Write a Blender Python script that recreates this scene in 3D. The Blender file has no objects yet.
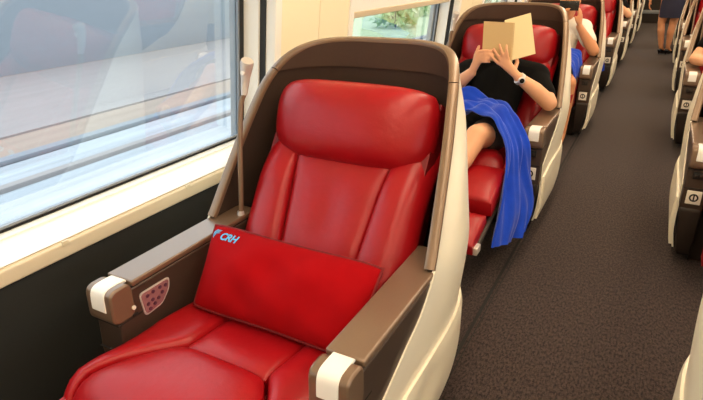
import bpy, bmesh, math, random
import numpy as np
from mathutils import Vector, Matrix, Euler
random.seed(4); RNG = np.random.default_rng(4)
SC = bpy.context.scene
COL = SC.collection
PI = math.pi

# ------------------------------------------------------------------ camera
CAM_H = 1.35
cd = bpy.data.cameras.new('camera'); cam = bpy.data.objects.new('camera', cd); COL.objects.link(cam)
cd.sensor_fit = 'HORIZONTAL'; cd.sensor_width = 36.0; cd.lens = 36.0 * 545.0 / 703.0
cd.clip_start = 0.02; cd.clip_end = 400
Rm = Matrix(((0.87829, -0.17403, 0.44533), (0.47785, 0.35155, -0.80503), (-0.01646, 0.91985, 0.39192)))
cam.matrix_world = Matrix.Translation((0, 0, CAM_H)) @ Rm.to_4x4()
SC.camera = cam

# ------------------------------------------------------------------ sky, exposure
W = bpy.data.worlds.new('sky'); SC.world = W; W.use_nodes = True
bg = W.node_tree.nodes['Background']
bg.inputs[0].default_value = (0.86, 0.93, 1.0, 1); bg.inputs[1].default_value = 3.0
vs = SC.view_settings
vs.view_transform = 'Standard'; vs.look = 'None'; vs.gamma = 1.0; vs.use_curve_mapping = False
vs.exposure = 0.0
LAMP_STRENGTH = 13.0

# ------------------------------------------------------------------ materials
def lin(r, g, b):
    f = lambda c: (c/12.92 if c <= 0.04045 else ((c+0.055)/1.055)**2.4)
    return (f(r/255), f(g/255), f(b/255), 1)
def mat(name, rgb, rough=0.5, metal=0.0, spec=0.5, noise=0.0, nscale=40.0, bump=0.0, bscale=200.0, coat=0.0, sheen=0.0, emit=None, estr=0.0, stretch=None):
    m = bpy.data.materials.new(name); m.use_nodes = True
    nt = m.node_tree; b = nt.nodes['Principled BSDF']
    c = lin(*rgb)
    b.inputs['Base Color'].default_value = c
    b.inputs['Roughness'].default_value = rough; b.inputs['Metallic'].default_value = metal
    b.inputs['Specular IOR Level'].default_value = spec
    b.inputs['Coat Weight'].default_value = coat; b.inputs['Coat Roughness'].default_value = 0.18; b.inputs['Sheen Weight'].default_value = sheen
    if emit: b.inputs['Emission Color'].default_value = lin(*emit); b.inputs['Emission Strength'].default_value = estr
    tc = nt.nodes.new('ShaderNodeTexCoord'); src = tc.outputs['Object']
    if stretch:
        mp = nt.nodes.new('ShaderNodeMapping'); mp.inputs['Scale'].default_value = stretch
        nt.links.new(src, mp.inputs[0]); src = mp.outputs[0]
    if noise:
        n = nt.nodes.new('ShaderNodeTexNoise'); n.inputs['Scale'].default_value = nscale; n.inputs['Detail'].default_value = 4
        nt.links.new(src, n.inputs['Vector'])
        mx = nt.nodes.new('ShaderNodeMix'); mx.data_type = 'RGBA'
        mx.inputs[6].default_value = tuple(max(0, x*(1-noise)) for x in c[:3])+(1,)
        mx.inputs[7].default_value = tuple(min(1, x*(1+noise)) for x in c[:3])+(1,)
        nt.links.new(n.outputs[0], mx.inputs[0]); nt.links.new(mx.outputs[2], b.inputs['Base Color'])
    if bump:
        n2 = nt.nodes.new('ShaderNodeTexNoise'); n2.inputs['Scale'].default_value = bscale; n2.inputs['Detail'].default_value = 3
        nt.links.new(src, n2.inputs['Vector'])
        bp = nt.nodes.new('ShaderNodeBump'); bp.inputs['Strength'].default_value = bump; bp.inputs['Distance'].default_value = 0.002
        nt.links.new(n2.outputs[0], bp.inputs['Height']); nt.links.new(bp.outputs[0], b.inputs['Normal'])
    return m
M = {}
M['leather'] = mat('red_leather', (156, 13, 22), 0.34, spec=0.4, noise=0.12, nscale=9, bump=0.5, bscale=42)
M['leather_dark'] = mat('red_leather_side', (118, 10, 16), 0.45, noise=0.1, nscale=9, bump=0.2, bscale=260)
M['pillow'] = mat('red_fabric', (150, 2, 10), 0.92, spec=0.12, noise=0.14, nscale=14, bump=0.5, bscale=700)
M['piping'] = mat('red_piping', (112, 4, 10), 0.8)
M['logo'] = mat('blue_print', (70, 175, 225), 0.6)
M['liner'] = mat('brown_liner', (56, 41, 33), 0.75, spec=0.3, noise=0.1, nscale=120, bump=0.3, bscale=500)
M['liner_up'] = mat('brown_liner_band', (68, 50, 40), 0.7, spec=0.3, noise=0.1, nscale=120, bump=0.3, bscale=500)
M['rim'] = mat('bronze_rim', (128, 104, 82), 0.38, metal=0.35, coat=0.4)
M['arm'] = mat('bronze_armrest', (122, 99, 80), 0.34, metal=0.3, coat=0.7, noise=0.06, nscale=200)
M['arm_side'] = mat('brown_armrest_side', (76, 61, 52), 0.42, metal=0.35, noise=0.08, nscale=200)
M['arm_low'] = mat('dark_brown_base', (46, 37, 32), 0.5, metal=0.1)
M['white_shell'] = mat('cream_shell', (242, 235, 216), 0.3, spec=0.5)
M['cap'] = mat('white_cap', (240, 238, 232), 0.35)
M['black'] = mat('black_plastic', (16, 15, 15), 0.5)
M['groove'] = mat('dark_joint', (34, 27, 24), 0.8)
M['silver'] = mat('satin_silver', (215, 210, 206), 0.28, metal=0.4)
M['panel_lens'] = mat('smoky_pink_panel', (150, 104, 108), 0.25)
M['button'] = mat('plum_button', (84, 40, 62), 0.5)
M['carpet'] = mat('carpet', (64, 52, 50), 0.95, spec=0.15, bump=1.0, bscale=160, sheen=0.1)
def carpet_colour(m):
    nt = m.node_tree; b = nt.nodes['Principled BSDF']; tc = next(n for n in nt.nodes if n.type == 'TEX_COORD')
    r = nt.nodes.new('ShaderNodeValToRGB'); n1 = nt.nodes.new('ShaderNodeTexNoise'); n1.inputs['Scale'].default_value = 130; n1.inputs['Detail'].default_value = 2; n1.inputs['Roughness'].default_value = .7
    mp = nt.nodes.new('ShaderNodeMapping'); mp.inputs['Scale'].default_value = (1.0, .42, 1.0)
    nt.links.new(tc.outputs['Object'], mp.inputs[0]); nt.links.new(mp.outputs[0], n1.inputs['Vector'])
    e = r.color_ramp.elements; e[0].position = .36; e[0].color = lin(32, 25, 27); e[1].position = .64; e[1].color = lin(72, 59, 56)
    nt.links.new(n1.outputs[0], r.inputs[0]); nt.links.new(r.outputs[0], b.inputs['Base Color'])
carpet_colour(M['carpet'])
M['strip'] = mat('floor_strip', (18, 15, 15), 0.8)
M['wall_dark'] = mat('charcoal_wall', (36, 37, 36), 0.7, spec=0.25, noise=0.06, nscale=60, bump=0.1, bscale=300)
M['wall_cream'] = mat('cream_wall', (244, 232, 200), 0.5)
M['sill'] = mat('cream_sill', (248, 245, 238), 0.4)
M['fascia'] = mat('beige_sill_fascia', (226, 214, 188), 0.45)
M['frame_white'] = mat('white_frame', (240, 238, 232), 0.4)
M['gasket'] = mat('black_gasket', (28, 29, 30), 0.6)
M['steel'] = mat('grey_frame_metal', (150, 155, 162), 0.35, metal=0.6)
M['blind'] = mat('white_blind', (240, 238, 232), 0.8)
M['blind_bar'] = mat('beige_blind_bar', (206, 190, 162), 0.5)
M['ceiling'] = mat('ceiling_white', (226, 216, 196), 0.6)
M['lamp'] = mat('ceiling_lamp', (255, 240, 214), 0.5, emit=(255, 232, 198), estr=LAMP_STRENGTH)
M['sticker'] = mat('white_sticker', (232, 226, 214), 0.5)
M['skin'] = mat('skin', (224, 166, 128), 0.55, noise=0.05, nscale=30)
M['skin2'] = mat('skin_tanned', (204, 140, 98), 0.55, noise=0.05, nscale=30)
M['hair'] = mat('black_hair', (22, 17, 15), 0.5)
M['black_cloth'] = mat('black_cloth', (10, 9, 9), 0.95, spec=0.15, noise=0.2, nscale=30)
M['white_cloth'] = mat('white_cloth', (228, 222, 212), 0.9)
M['navy_cloth'] = mat('navy_cloth', (34, 34, 58), 0.85)
M['grey_cloth'] = mat('grey_shorts', (52, 46, 46), 0.9)
M['blue_cloth'] = mat('blue_blanket', (22, 66, 190), 0.95, spec=0.15, noise=0.15, nscale=20, bump=0.5, bscale=500, sheen=0.25)
M['paper'] = mat('tan_cover', (196, 168, 122), 0.7)
M['page'] = mat('pale_page', (226, 206, 160), 0.8)
M['black_gloss'] = mat('black_shiny', (14, 13, 14), 0.25)
M['concrete'] = mat('pale_concrete', (164, 157, 156), 0.9, noise=0.12, nscale=3, stretch=(1, 0.06, 1))
M['ballast'] = mat('beige_ballast', (172, 154, 142), 0.95, noise=0.2, nscale=4, stretch=(1, 0.08, 1))
M['slab'] = mat('track_slab', (176, 181, 188), 0.85, noise=0.5, nscale=4, stretch=(1, 0.05, 1))
M['rail'] = mat('rail_steel', (150, 146, 142), 0.4, metal=0.6)
M['grass'] = mat('grass_bank', (190, 205, 165), 0.95, noise=0.3, nscale=2)
M['leaf'] = mat('bush_leaf', (165, 195, 135), 0.9, noise=0.3, nscale=5)
M['barrier'] = mat('grey_barrier', (146, 152, 160), 0.85, noise=0.1, nscale=2, stretch=(1, 0.1, 1))
def glass_mat():
    m = bpy.data.materials.new('window_glass'); m.use_nodes = True
    nt = m.node_tree; nt.nodes.clear()
    o = nt.nodes.new('ShaderNodeOutputMaterial'); mx = nt.nodes.new('ShaderNodeMixShader')
    t = nt.nodes.new('ShaderNodeBsdfTransparent'); g = nt.nodes.new('ShaderNodeBsdfGlossy')
    g.inputs['Roughness'].default_value = 0.0; t.inputs[0].default_value = (0.86, 0.9, 0.9, 1)
    lw = nt.nodes.new('ShaderNodeLayerWeight'); lw.inputs['Blend'].default_value = 0.5   # same from both faces of the pane
    pw = nt.nodes.new('ShaderNodeMath'); pw.operation = 'POWER'; pw.inputs[1].default_value = 3.0
    f = nt.nodes.new('ShaderNodeMath'); f.operation = 'MULTIPLY_ADD'; f.inputs[1].default_value = 0.8; f.inputs[2].default_value = 0.09; f.use_clamp = True
    nt.links.new(lw.outputs['Facing'], pw.inputs[0]); nt.links.new(pw.outputs[0], f.inputs[0])
    nt.links.new(f.outputs[0], mx.inputs[0]); nt.links.new(t.outputs[0], mx.inputs[1]); nt.links.new(g.outputs[0], mx.inputs[2])
    nt.links.new(mx.outputs[0], o.inputs[0]); return m
M['glass'] = glass_mat()

# ------------------------------------------------------------------ helpers
def tag(o, label=None, cat=None, group=None, kind=None):
    if label: o['label'] = label
    if cat: o['category'] = cat
    if group: o['group'] = group
    if kind: o['kind'] = kind
    return o
def empty(name, loc=(0, 0, 0), rz=0.0):
    o = bpy.data.objects.new(name, None); o.empty_display_size = 0.1
    o.location = loc; o.rotation_euler = (0, 0, rz); COL.objects.link(o); return o
def mk(name, verts, faces, m, parent=None, smooth=True, angle=40):
    me = bpy.data.meshes.new(name)
    me.from_pydata([tuple(map(float, v)) for v in verts], [], [tuple(map(int, f)) for f in faces])
    b = bmesh.new(); b.from_mesh(me); bmesh.ops.recalc_face_normals(b, faces=b.faces); b.to_mesh(me); b.free()
    if smooth:
        for p in me.polygons: p.use_smooth = True
        me.set_sharp_from_angle(angle=math.radians(angle))
    me.materials.append(m)
    o = bpy.data.objects.new(name, me); COL.objects.link(o)
    if parent: o.parent = parent
    return o
def copy_tree(o, parent=None):
    c = o.copy(); COL.objects.link(c); c.parent = parent
    for ch in list(o.children): copy_tree(ch, c)
    return c
class MB:
    """collects pieces of ONE part"""
    def __init__(s): s.v = []; s.f = []
    def add(s, v, f):
        n = len(s.v); s.v += [tuple(p) for p in v]; s.f += [tuple(i+n for i in q) for q in f]; return s
    def box(s, x0, x1, y0, y1, z0, z1, bev=0.0, seg=2):
        v, f = box_geo(x0, x1, y0, y1, z0, z1, bev, seg); return s.add(v, f)
    def build(s, name, m, parent=None, smooth=True, angle=40): return mk(name, s.v, s.f, m, parent, smooth, angle)
def box_geo(x0, x1, y0, y1, z0, z1, bev=0.0, seg=2):
    b = bmesh.new(); bmesh.ops.create_cube(b, size=1)
    for v in b.verts: v.co = ((x0+x1)/2+v.co.x*(x1-x0), (y0+y1)/2+v.co.y*(y1-y0), (z0+z1)/2+v.co.z*(z1-z0))
    if bev: bmesh.ops.bevel(b, geom=list(b.edges), offset=bev, segments=seg, affect='EDGES', profile=0.6)
    b.verts.index_update()
    v = [tuple(q.co) for q in b.verts]; f = [[q.index for q in p.verts] for p in b.faces]; b.free(); return v, f
def box(name, m, x0, x1, y0, y1, z0, z1, bev=0.0, parent=None, seg=2): return MB().box(x0, x1, y0, y1, z0, z1, bev, seg).build(name, m, parent)
def grid2(A, B):
    """closed solid between two grids of shape (nu,nv,3)"""
    nu, nv = A.shape[:2]; n = nu*nv
    v = np.concatenate([A.reshape(-1, 3), B.reshape(-1, 3)]); f = []
    I = lambda i, j: i*nv+j
    for i in range(nu-1):
        for j in range(nv-1):
            q = (I(i, j), I(i+1, j), I(i+1, j+1), I(i, j+1)); f.append(q); f.append(tuple(k+n for k in reversed(q)))
    for i in range(nu-1):
        f.append((I(i, 0), I(i, 0)+n, I(i+1, 0)+n, I(i+1, 0))); f.append((I(i, nv-1), I(i+1, nv-1), I(i+1, nv-1)+n, I(i, nv-1)+n))
    for j in range(nv-1):
        f.append((I(0, j), I(0, j+1), I(0, j+1)+n, I(0, j)+n)); f.append((I(nu-1, j), I(nu-1, j)+n, I(nu-1, j+1)+n, I(nu-1, j+1)))
    return v, f
def prism(pts, x0, x1, axis='x'):
    """outline pts (a,b) extruded between x0 and x1; axis x: (a,b)=(y,z); axis y: (a,b)=(x,z); axis z: (a,b)=(x,y)"""
    n = len(pts)
    P = {'x': lambda t, a, b: (t, a, b), 'y': lambda t, a, b: (a, t, b), 'z': lambda t, a, b: (a, b, t)}[axis]
    v = [P(x0, a, b) for a, b in pts]+[P(x1, a, b) for a, b in pts]
    f = [tuple(range(n)), tuple(range(2*n-1, n-1, -1))]+[(i, (i+1) % n, n+(i+1) % n, n+i) for i in range(n)]
    return v, f
def bev_obj(o, w, seg=2):
    md = o.modifiers.new('bevel', 'BEVEL'); md.width = w; md.segments = seg; md.limit_method = 'ANGLE'; md.angle_limit = math.radians(35)
    return o
def round_poly(pts, r, seg=4):
    out = []; n = len(pts)
    for i in range(n):
        p0, p1, p2 = (np.array(pts[(i+k-1) % n], float) for k in range(3))
        a = p0-p1; b = p2-p1; la, lb = np.linalg.norm(a), np.linalg.norm(b); rr = min(r, la*.45, lb*.45)
        s, e = p1+a/la*rr, p1+b/lb*rr
        for k in range(seg+1):
            t = k/seg; out.append(tuple((1-t)**2*s+2*t*(1-t)*p1+t*t*e))
    return out
def tube(pts, rad, nseg=8, cap=True):
    pts = [np.array(p, float) for p in pts]; n = len(pts)
    rad = [rad]*n if np.isscalar(rad) else rad
    v = []; f = []; prev = None
    for i, p in enumerate(pts):
        t = pts[min(i+1, n-1)]-pts[max(i-1, 0)]; t /= np.linalg.norm(t)+1e-9
        if prev is None: a = np.cross(t, (0, 0, 1) if abs(t[2]) < .9 else (1, 0, 0))
        else: a = prev-t*np.dot(prev, t)
        a /= np.linalg.norm(a)+1e-9; prev = a; b = np.cross(t, a)
        for k in range(nseg):
            an = 2*PI*k/nseg; v.append(p+rad[i]*(math.cos(an)*a+math.sin(an)*b))
    for i in range(n-1):
        for k in range(nseg): f.append((i*nseg+k, i*nseg+(k+1) % nseg, (i+1)*nseg+(k+1) % nseg, (i+1)*nseg+k))
    if cap: f.append(tuple(range(nseg-1, -1, -1))); f.append(tuple(range((n-1)*nseg, n*nseg)))
    return v, f
def spline(pts, n=8):
    P = [np.array(p, float) for p in pts]; P = [2*P[0]-P[1]]+P+[2*P[-1]-P[-2]]; out = []
    for i in range(1, len(P)-2):
        for k in range(n):
            t = k/n; a, b, c, d = P[i-1:i+3]
            out.append(.5*((2*b)+(-a+c)*t+(2*a-5*b+4*c-d)*t*t+(-a+3*b-3*c+d)*t**3))
    out.append(P[-2]); return out
def pad(P, thick, puff, nu=18, nv=18, k=4.0, crown=None):
    """upholstered pad over the patch P(u,v)->point; puffed along the patch normal, rounded to its edges"""
    us = .5-.5*np.cos(np.linspace(0, PI, nu)); vs_ = .5-.5*np.cos(np.linspace(0, PI, nv))
    A = np.zeros((nu, nv, 3)); B = np.zeros((nu, nv, 3))
    for i, u in enumerate(us):
        for j, v in enumerate(vs_):
            p = np.array(P(u, v), float); e = 1e-3
            du = np.array(P(min(u+e, 1), v))-np.array(P(max(u-e, 0), v)); dv = np.array(P(u, min(v+e, 1)))-np.array(P(u, max(v-e, 0)))
            nn = np.cross(du, dv); nn = nn/(np.linalg.norm(nn)+1e-12)
            a = max(0, 1-abs(2*u-1)**k)**(1/2.2); b = max(0, 1-abs(2*v-1)**k)**(1/2.2)
            h = puff*a*b + (crown(u, v) if crown else 0)*a*b
            A[i, j] = p+nn*h; B[i, j] = p-nn*thick
    return grid2(A, B)
def mirror_x(vf, sx):
    v, f = vf
    return ([(p[0]*sx, p[1], p[2]) for p in v], f)

# ------------------------------------------------------------------ the carriage
def struct(o): o['kind'] = 'structure'; return o
Y0, Y1 = -2.6, 15.6
XL, XR = -1.385, 1.70
def wx(z): return -1.345+0.114*(z-1.10)          # leaning wall lining
def gx(z): return -1.492+0.114*(z-1.12)          # leaning glass

struct(box('floor', M['carpet'], XL-.2, XR+.1, Y0, Y1, -.06, 0))
tr = empty('trim_1'); struct(tr)
box('floor_joint', M['strip'], -.475, -.461, Y0, Y1, 0, .004, .0015, tr)
box('floor_joint', M['strip'], -.450, -.446, Y0, Y1, 0, .002, 0, tr)

wall = struct(empty('wall_left'))
box('lower_panel', M['wall_dark'], XL-.03, XL, Y0, Y1, 0, .604, .002, wall)
sl = struct(empty('trim_2'))
MB().add(*prism(round_poly([(XL-.02, .598), (XL+.008, .604), (XL+.012, .650), (XL-.02, .654)], .006), Y0, Y1, 'y')).build('sill_fascia', M['fascia'], sl)
MB().add(*prism([(XL-.012, .646), (XL+.002, .6565), (gx(.70)+.012, .680), (gx(.70)-.03, .680), (gx(.7)-.03, .64)], Y0, Y1, 'y')).build('sill_ledge', M['sill'], sl)
for y in (-.3, .80, 1.28, 2.4): box('sill_clip', M['fascia'], XL+.008, XL+.016, y, y+.02, .643, .657, .002, sl)

WINS = [(-1.55, 1.80), (2.49, 4.10), (4.80, 6.20), (6.98, 8.38), (9.16, 10.56), (11.34, 12.74)]
ZB, ZT = .72, 1.42
def wall_strip(y0, y1, z0, z1, name='wall_panel', m=None, off=0.0, th=.012):
    A = np.array([[(wx(z)+off, y, z) for z in (z0, z1)] for y in (y0, y1)]); B = A-np.array([th, 0, 0])
    return mk(name, *grid2(A, B), m or M['wall_cream'], wall, smooth=False)
# piers between the windows, each of two panels with an open joint
prev = Y0
for i, (a, b) in enumerate(WINS+[(Y1, Y1)]):
    if a > prev+.05:
        mid = prev+(a-prev)*.52
        if i == 0: wall_strip(prev, a, .672, ZT)
        else:
            wall_strip(prev+.02, mid-.002, .672, ZT); wall_strip(mid+.002, a-.02, .672, ZT)
            wall_strip(mid-.004, mid+.004, .672, ZT, 'joint_backing', M['groove'], -.008, .006)
    prev = b
wall_strip(Y0, Y1, ZT, 1.95, 'upper_panel')
# outer body skin
for i, (a, b) in enumerate([(Y0, WINS[0][0])]+[(WINS[k][1], WINS[k+1][0]) for k in range(len(WINS)-1)]+[(WINS[-1][1], Y1)]):
    A = np.array([[(gx(z)-.03, y, z) for z in (.6, 1.95)] for y in (a, b)])
    mk('body_skin', *grid2(A, A-np.array([.03, 0, 0])), M['barrier'], wall, smooth=False)
A = np.array([[(gx(z)-.03, y, z) for z in (ZT+.02, 2.0)] for y in (Y0, Y1)])
mk('body_skin', *grid2(A, A-np.array([.03, 0, 0])), M['barrier'], wall, smooth=False)

def win_quad(name, m, y0, y1, z0, z1, o0, o1, par):
    """slab parallel to the glass; o0/o1 are distances inwards from the glass plane"""
    A = np.array([[(gx(z)+o1, y, z) for z in (z0, z1)] for y in (y0, y1)]); B = np.array([[(gx(z)+o0, y, z) for z in (z0, z1)] for y in (y0, y1)])
    return mk(name, *grid2(A, B), m, par, smooth=False)
for i, (a, b) in enumerate(WINS):
    w = struct(empty('window_%d' % (i+1)))
    win_quad('pane', M['glass'], a, b, .672, ZT+.02, -.004, 0, w)
    for (p, q, sgn) in ((a, a+.02, 1), (b-.02, b, -1)):
        # from the glass outwards: gasket, steel bead, white reveal, dark joint, white architrave
        win_quad('gasket', M['gasket'], *( (a-.01, a+.022) if sgn > 0 else (b-.022, b+.01) ), .685, ZT, 0, .012, w)
        win_quad('bead', M['steel'], *( (a+.022, a+.030) if sgn > 0 else (b-.030, b-.022) ), .685, ZT, 0, .010, w)
        e = a if sgn > 0 else b
        d = -sgn
        ys = sorted((e+d*.002, e+d*.022)); win_quad('reveal', M['frame_white'], ys[0], ys[1], .680, ZT, -.01, .085, w)
        ys = sorted((e+d*.012, e+d*.026)); win_quad('joint', M['gasket'], ys[0], ys[1], .680, ZT, .07, .112, w)
        A = []
        for z in (.668, ZT):
            A.append(z)
        ys = sorted((e+d*.018, e+d*.062)); 
        o = win_quad('architrave', M['frame_white'], ys[0], ys[1], .672, ZT, .095, .158, w); bev_obj(o, .006)
    win_quad('bottom_gasket', M['gasket'], a, b, .674, .687, 0, .010, w)
    win_quad('bottom_bead', M['steel'], a, b, .687, .695, 0, .008, w)
    win_quad('bottom_ledge', M['frame_white'], a, b, .670, .680, 0, .05, w)
    win_quad('head_reveal', M['frame_white'], a-.02, b+.02, ZT, ZT+.03, -.01, .15, w)
    # roller blind: rolled up over the first pane, drawn part-way down on the others
    zb = 1.405 if i == 0 else 1.135
    n = 24
    A = np.array([[(gx(z)+.075, y, z) for z in (zb, ZT+.01)] for y in (a+.006, b-.006)]); mk('blind', *grid2(A, A-np.array([.002, 0, 0])), M['blind'], w, smooth=False)
    bar = win_quad('blind_bar', M['blind_bar'], a+.006, b-.006, zb-.028, zb+.004, .066, .084, w); bev_obj(bar, .005)

# ceiling, luggage racks, lamps, right wall, far end
ce = struct(MB().box(XL-.1, XR+.05, Y0, Y1, 2.12, 2.18).build('ceiling', M['ceiling']))
A = np.array([[(wx(1.95), y, 1.94), (wx(1.95)+.22, y, 2.14)] for y in (Y0, Y1)]); mk('cove', *grid2(A, A+np.array([-.03, 0, .03])), M['ceiling'], ce, smooth=False)
wr = struct(empty('wall_right'))
box('lower_panel', M['wall_cream'], XR, XR+.03, Y0, Y1, 0, .72, 0, wr)
box('upper_panel', M['wall_cream'], XR, XR+.03, Y0, Y1, 1.42, 2.14, 0, wr)
prev = Y0
for a, b in WINS+[(Y1, Y1)]:
    if a > prev: box('pier_panel', M['wall_cream'], XR, XR+.03, prev, a, .72, 1.42, 0, wr)
    prev = b
for i, (a, b) in enumerate(WINS):
    w = struct(empty('window_%d' % (i+11))); box('pane', M['glass'], XR+.012, XR+.018, a, b, .72, 1.42, 0, w)
for x, nm in ((-.42, 'a'), (.66, 'b')):
    o = box('ceiling_lamp', M['lamp'], x-.09, x+.09, Y0+.2, Y1-.3, 2.095, 2.119, .006)
    tag(o, {'a': 'long warm ceiling lamp strip above the window row of seats', 'b': 'long warm ceiling lamp strip above the seats right of the aisle'}[nm], 'lamp', 'ceiling lamp strips')
wf = struct(empty('wall_far'))
box('partition', M['arm_side'], XL-.1, XR+.05, Y1-.06, Y1, 0, 2.12, 0, wf)
box('door_leaf', M['arm_low'], -.55, .35, Y1-.075, Y1-.055, .02, 1.95, .004, wf)
box('kick_plate', M['steel'], -.50, .30, Y1-.082, Y1-.07, .22, .30, .002, wf)
for x in (-.60, .36): box('door_post', M['steel'], x, x+.05, Y1-.10, Y1-.05, 0, 2.0, .004, wf)
struct(box('wall_near', M['wall_cream'], XL-.1, XR+.05, Y0-.05, Y0, 0, 2.12, 0))

# outside: long strips along the line
def strip(name, m, x0, x1, z0, z1, y0=-60, y1=200): return struct(box(name, m, x0, x1, y0, y1, z0, z1, 0))
strip('ground_gravel', M['ballast'], -60, -2.3, -1.7, -1.45)
strip('ground_slab', M['slab'], -8.6, -3.6, -1.45, -1.40)
strip('ground_verge', M['concrete'], -16.6, -10.3, -1.45, -1.41, -60, 20)
strip('wall_lineside', M['barrier'], -17.2, -16.9, -1.45, 3.0, -60, 24)
for x in (-4.6, -6.05):
    o = MB().add(*prism([(x-.06, -1.40), (x+.06, -1.40), (x+.06, -1.385), (x+.012, -1.37), (x+.012, -1.28), (x+.036, -1.27), (x+.036, -1.23), (x-.036, -1.23), (x-.036, -1.27), (x-.012, -1.28), (x-.012, -1.37), (x-.06, -1.385)], -60, 200, 'y')).build('running_rail', M['rail'])
    tag(o, 'steel rail of the next track, %s the train' % ('nearer' if x > -5 else 'farther from'), 'rail', 'rails of the next track')
for i, (x, w, m) in enumerate(((-7.55, .16, 'concrete'), (-8.75, .22, 'barrier'), (-3.75, .15, 'concrete'))):
    struct(box('trim_%d' % (i+5), M[m], x-w/2, x+w/2, -60, 200, -1.42, -1.33, .01))
strip('ground_grass', M['grass'], -60, -8.8, -1.45, -1.37, 20, 200)
def bush(x, y, r, label):
    g = empty('bush', (x, y, -1.38))
    v = []; f = []
    for k in range(260):
        th, ph = RNG.uniform(0, 2*PI), math.acos(RNG.uniform(-.1, 1)); rr = r*RNG.uniform(.7, 1.05)
        c = np.array((rr*math.sin(ph)*math.cos(th), rr*math.sin(ph)*math.sin(th), rr*.8*math.cos(ph)+.25*r))
        q = RNG.normal(size=(3, 3))*r*.13; n = len(v); v += [c+q[0], c+q[1], c+q[2]]; f.append((n, n+1, n+2))
    mk('foliage', v, f, M['leaf'], g, smooth=False)
    MB().add(*tube([(0, 0, 0), (.03, 0, r*.8)], [.05*r, .03*r], 7)).build('stem', M['arm_low'], g)
    for k in range(3):
        an = k*2.1+x; MB().add(*tube([(.02, 0, .2*r), (.4*r*math.cos(an), .4*r*math.sin(an), .9*r)], [.03*r, .015*r], 6)).build('stem', M['arm_low'], g)
    tag(g, label, 'bush', 'bushes outside the second window')
for x, y, r, l in ((-11.5, 25.5, 1.0, 'green bush outside the second window, nearest its left frame'), (-13.5, 32, 1.3, 'green bush outside the second window, in the middle'), (-11.8, 34.5, 1.0, 'green bush outside the second window, nearest its right frame')):
    bush(x, y, r, l)

# ------------------------------------------------------------------ the seat
AW, AI = .394, .297      # armrest outer / inner half width
_ry = np.array([.05, .10, .20, .30, .38, .44, .475, .60, .73, .80, .86, .92, 1.0, 1.1])
_rz = np.array([.385, .40, .445, .488, .516, .566, .605, .800, .995, 1.060, 1.095, 1.115, 1.13, 1.132])
_yy = np.linspace(.05, 1.1, 400); _zz = np.interp(_yy, _ry, _rz)
_k = np.hanning(41); _k /= _k.sum(); _zz = np.convolve(np.pad(_zz, 20, 'edge'), _k, 'valid')
def zrim(y): return float(np.interp(y, _yy, _zz))
PLAN_N, PLAN_Y, PLAN_D, PLAN_W = 3.4, .46, .52, .397
def plan_curve(ystart, n, off=0.0):
    """half plan from the front edge (side) to the middle of the back, evenly spaced: array (n,2)"""
    th = np.linspace(0, PI/2, 2000); p = 2/PLAN_N
    x = (PLAN_W-off)*np.cos(th)**p; y = PLAN_Y+(PLAN_D-off)*np.sin(th)**p
    if ystart < PLAN_Y: x = np.concatenate([[PLAN_W-off]*60, x]); y = np.concatenate([np.linspace(ystart, PLAN_Y, 60, endpoint=False), y])
    else:
        k = y >= ystart; x, y = x[k], y[k]
    x[-1] = 0
    s = np.concatenate([[0], np.cumsum(np.hypot(np.diff(x), np.diff(y)))]); t = np.linspace(0, s[-1], n)
    return np.stack([np.interp(t, s, x), np.interp(t, s, y)], 1)
def taper(z): return 1-.265*max(0, z-.6)
def shell_grid(ystart, n, nv, off, ztop, zbot, bulge=0):
    h = plan_curve(ystart, n, off)
    full = np.concatenate([h*np.array([-1, 1]), h[::-1][1:]])
    G = np.zeros((len(full), nv, 3))
    for i, (x, y) in enumerate(full):
        zt, zb = ztop(y), zbot(y)
        for j in range(nv):
            z = zb+(zt-zb)*j/(nv-1); t = taper(z)
            under = 1-.10*max(0, (.22-z)/.22)**2
            if bulge:
                sm = lambda q: max(0, min(1, q))**2*(3-2*max(0, min(1, q)))
                t *= 1+bulge*sm((y-.46)/.22)*sm((zt-z)/.16)*sm((z-.30)/.28)
            G[i, j] = (x*t*under, y+.03*max(0, z-.6)*max(0, (y-.46)/.5)-.05*max(0, (.3-z)/.3)**2*max(0, (y-.6)/.4), z)
    return G
def seat_xform(v, f): return v, f
def sweep_rim(pts, lat, w, h, nseg=10):
    n = len(pts); v = []; f = []
    for i in range(n):
        t = pts[min(i+1, n-1)]-pts[max(i-1, 0)]; t = t/np.linalg.norm(t)
        N = lat[i]-t*np.dot(lat[i], t); N /= np.linalg.norm(N); B = np.cross(t, N)
        for k in range(nseg):
            a = 2*PI*k/nseg; ca, sa = math.cos(a), math.sin(a)
            v.append(pts[i]+N*w*.5*math.copysign(abs(ca)**.6, ca)+B*h*.5*math.copysign(abs(sa)**.6, sa))
    for i in range(n-1):
        for k in range(nseg): f.append((i*nseg+k, i*nseg+(k+1) % nseg, (i+1)*nseg+(k+1) % nseg, (i+1)*nseg+k))
    f.append(tuple(range(nseg-1, -1, -1))); f.append(tuple(range((n-1)*nseg, n*nseg)))
    return v, f

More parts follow.
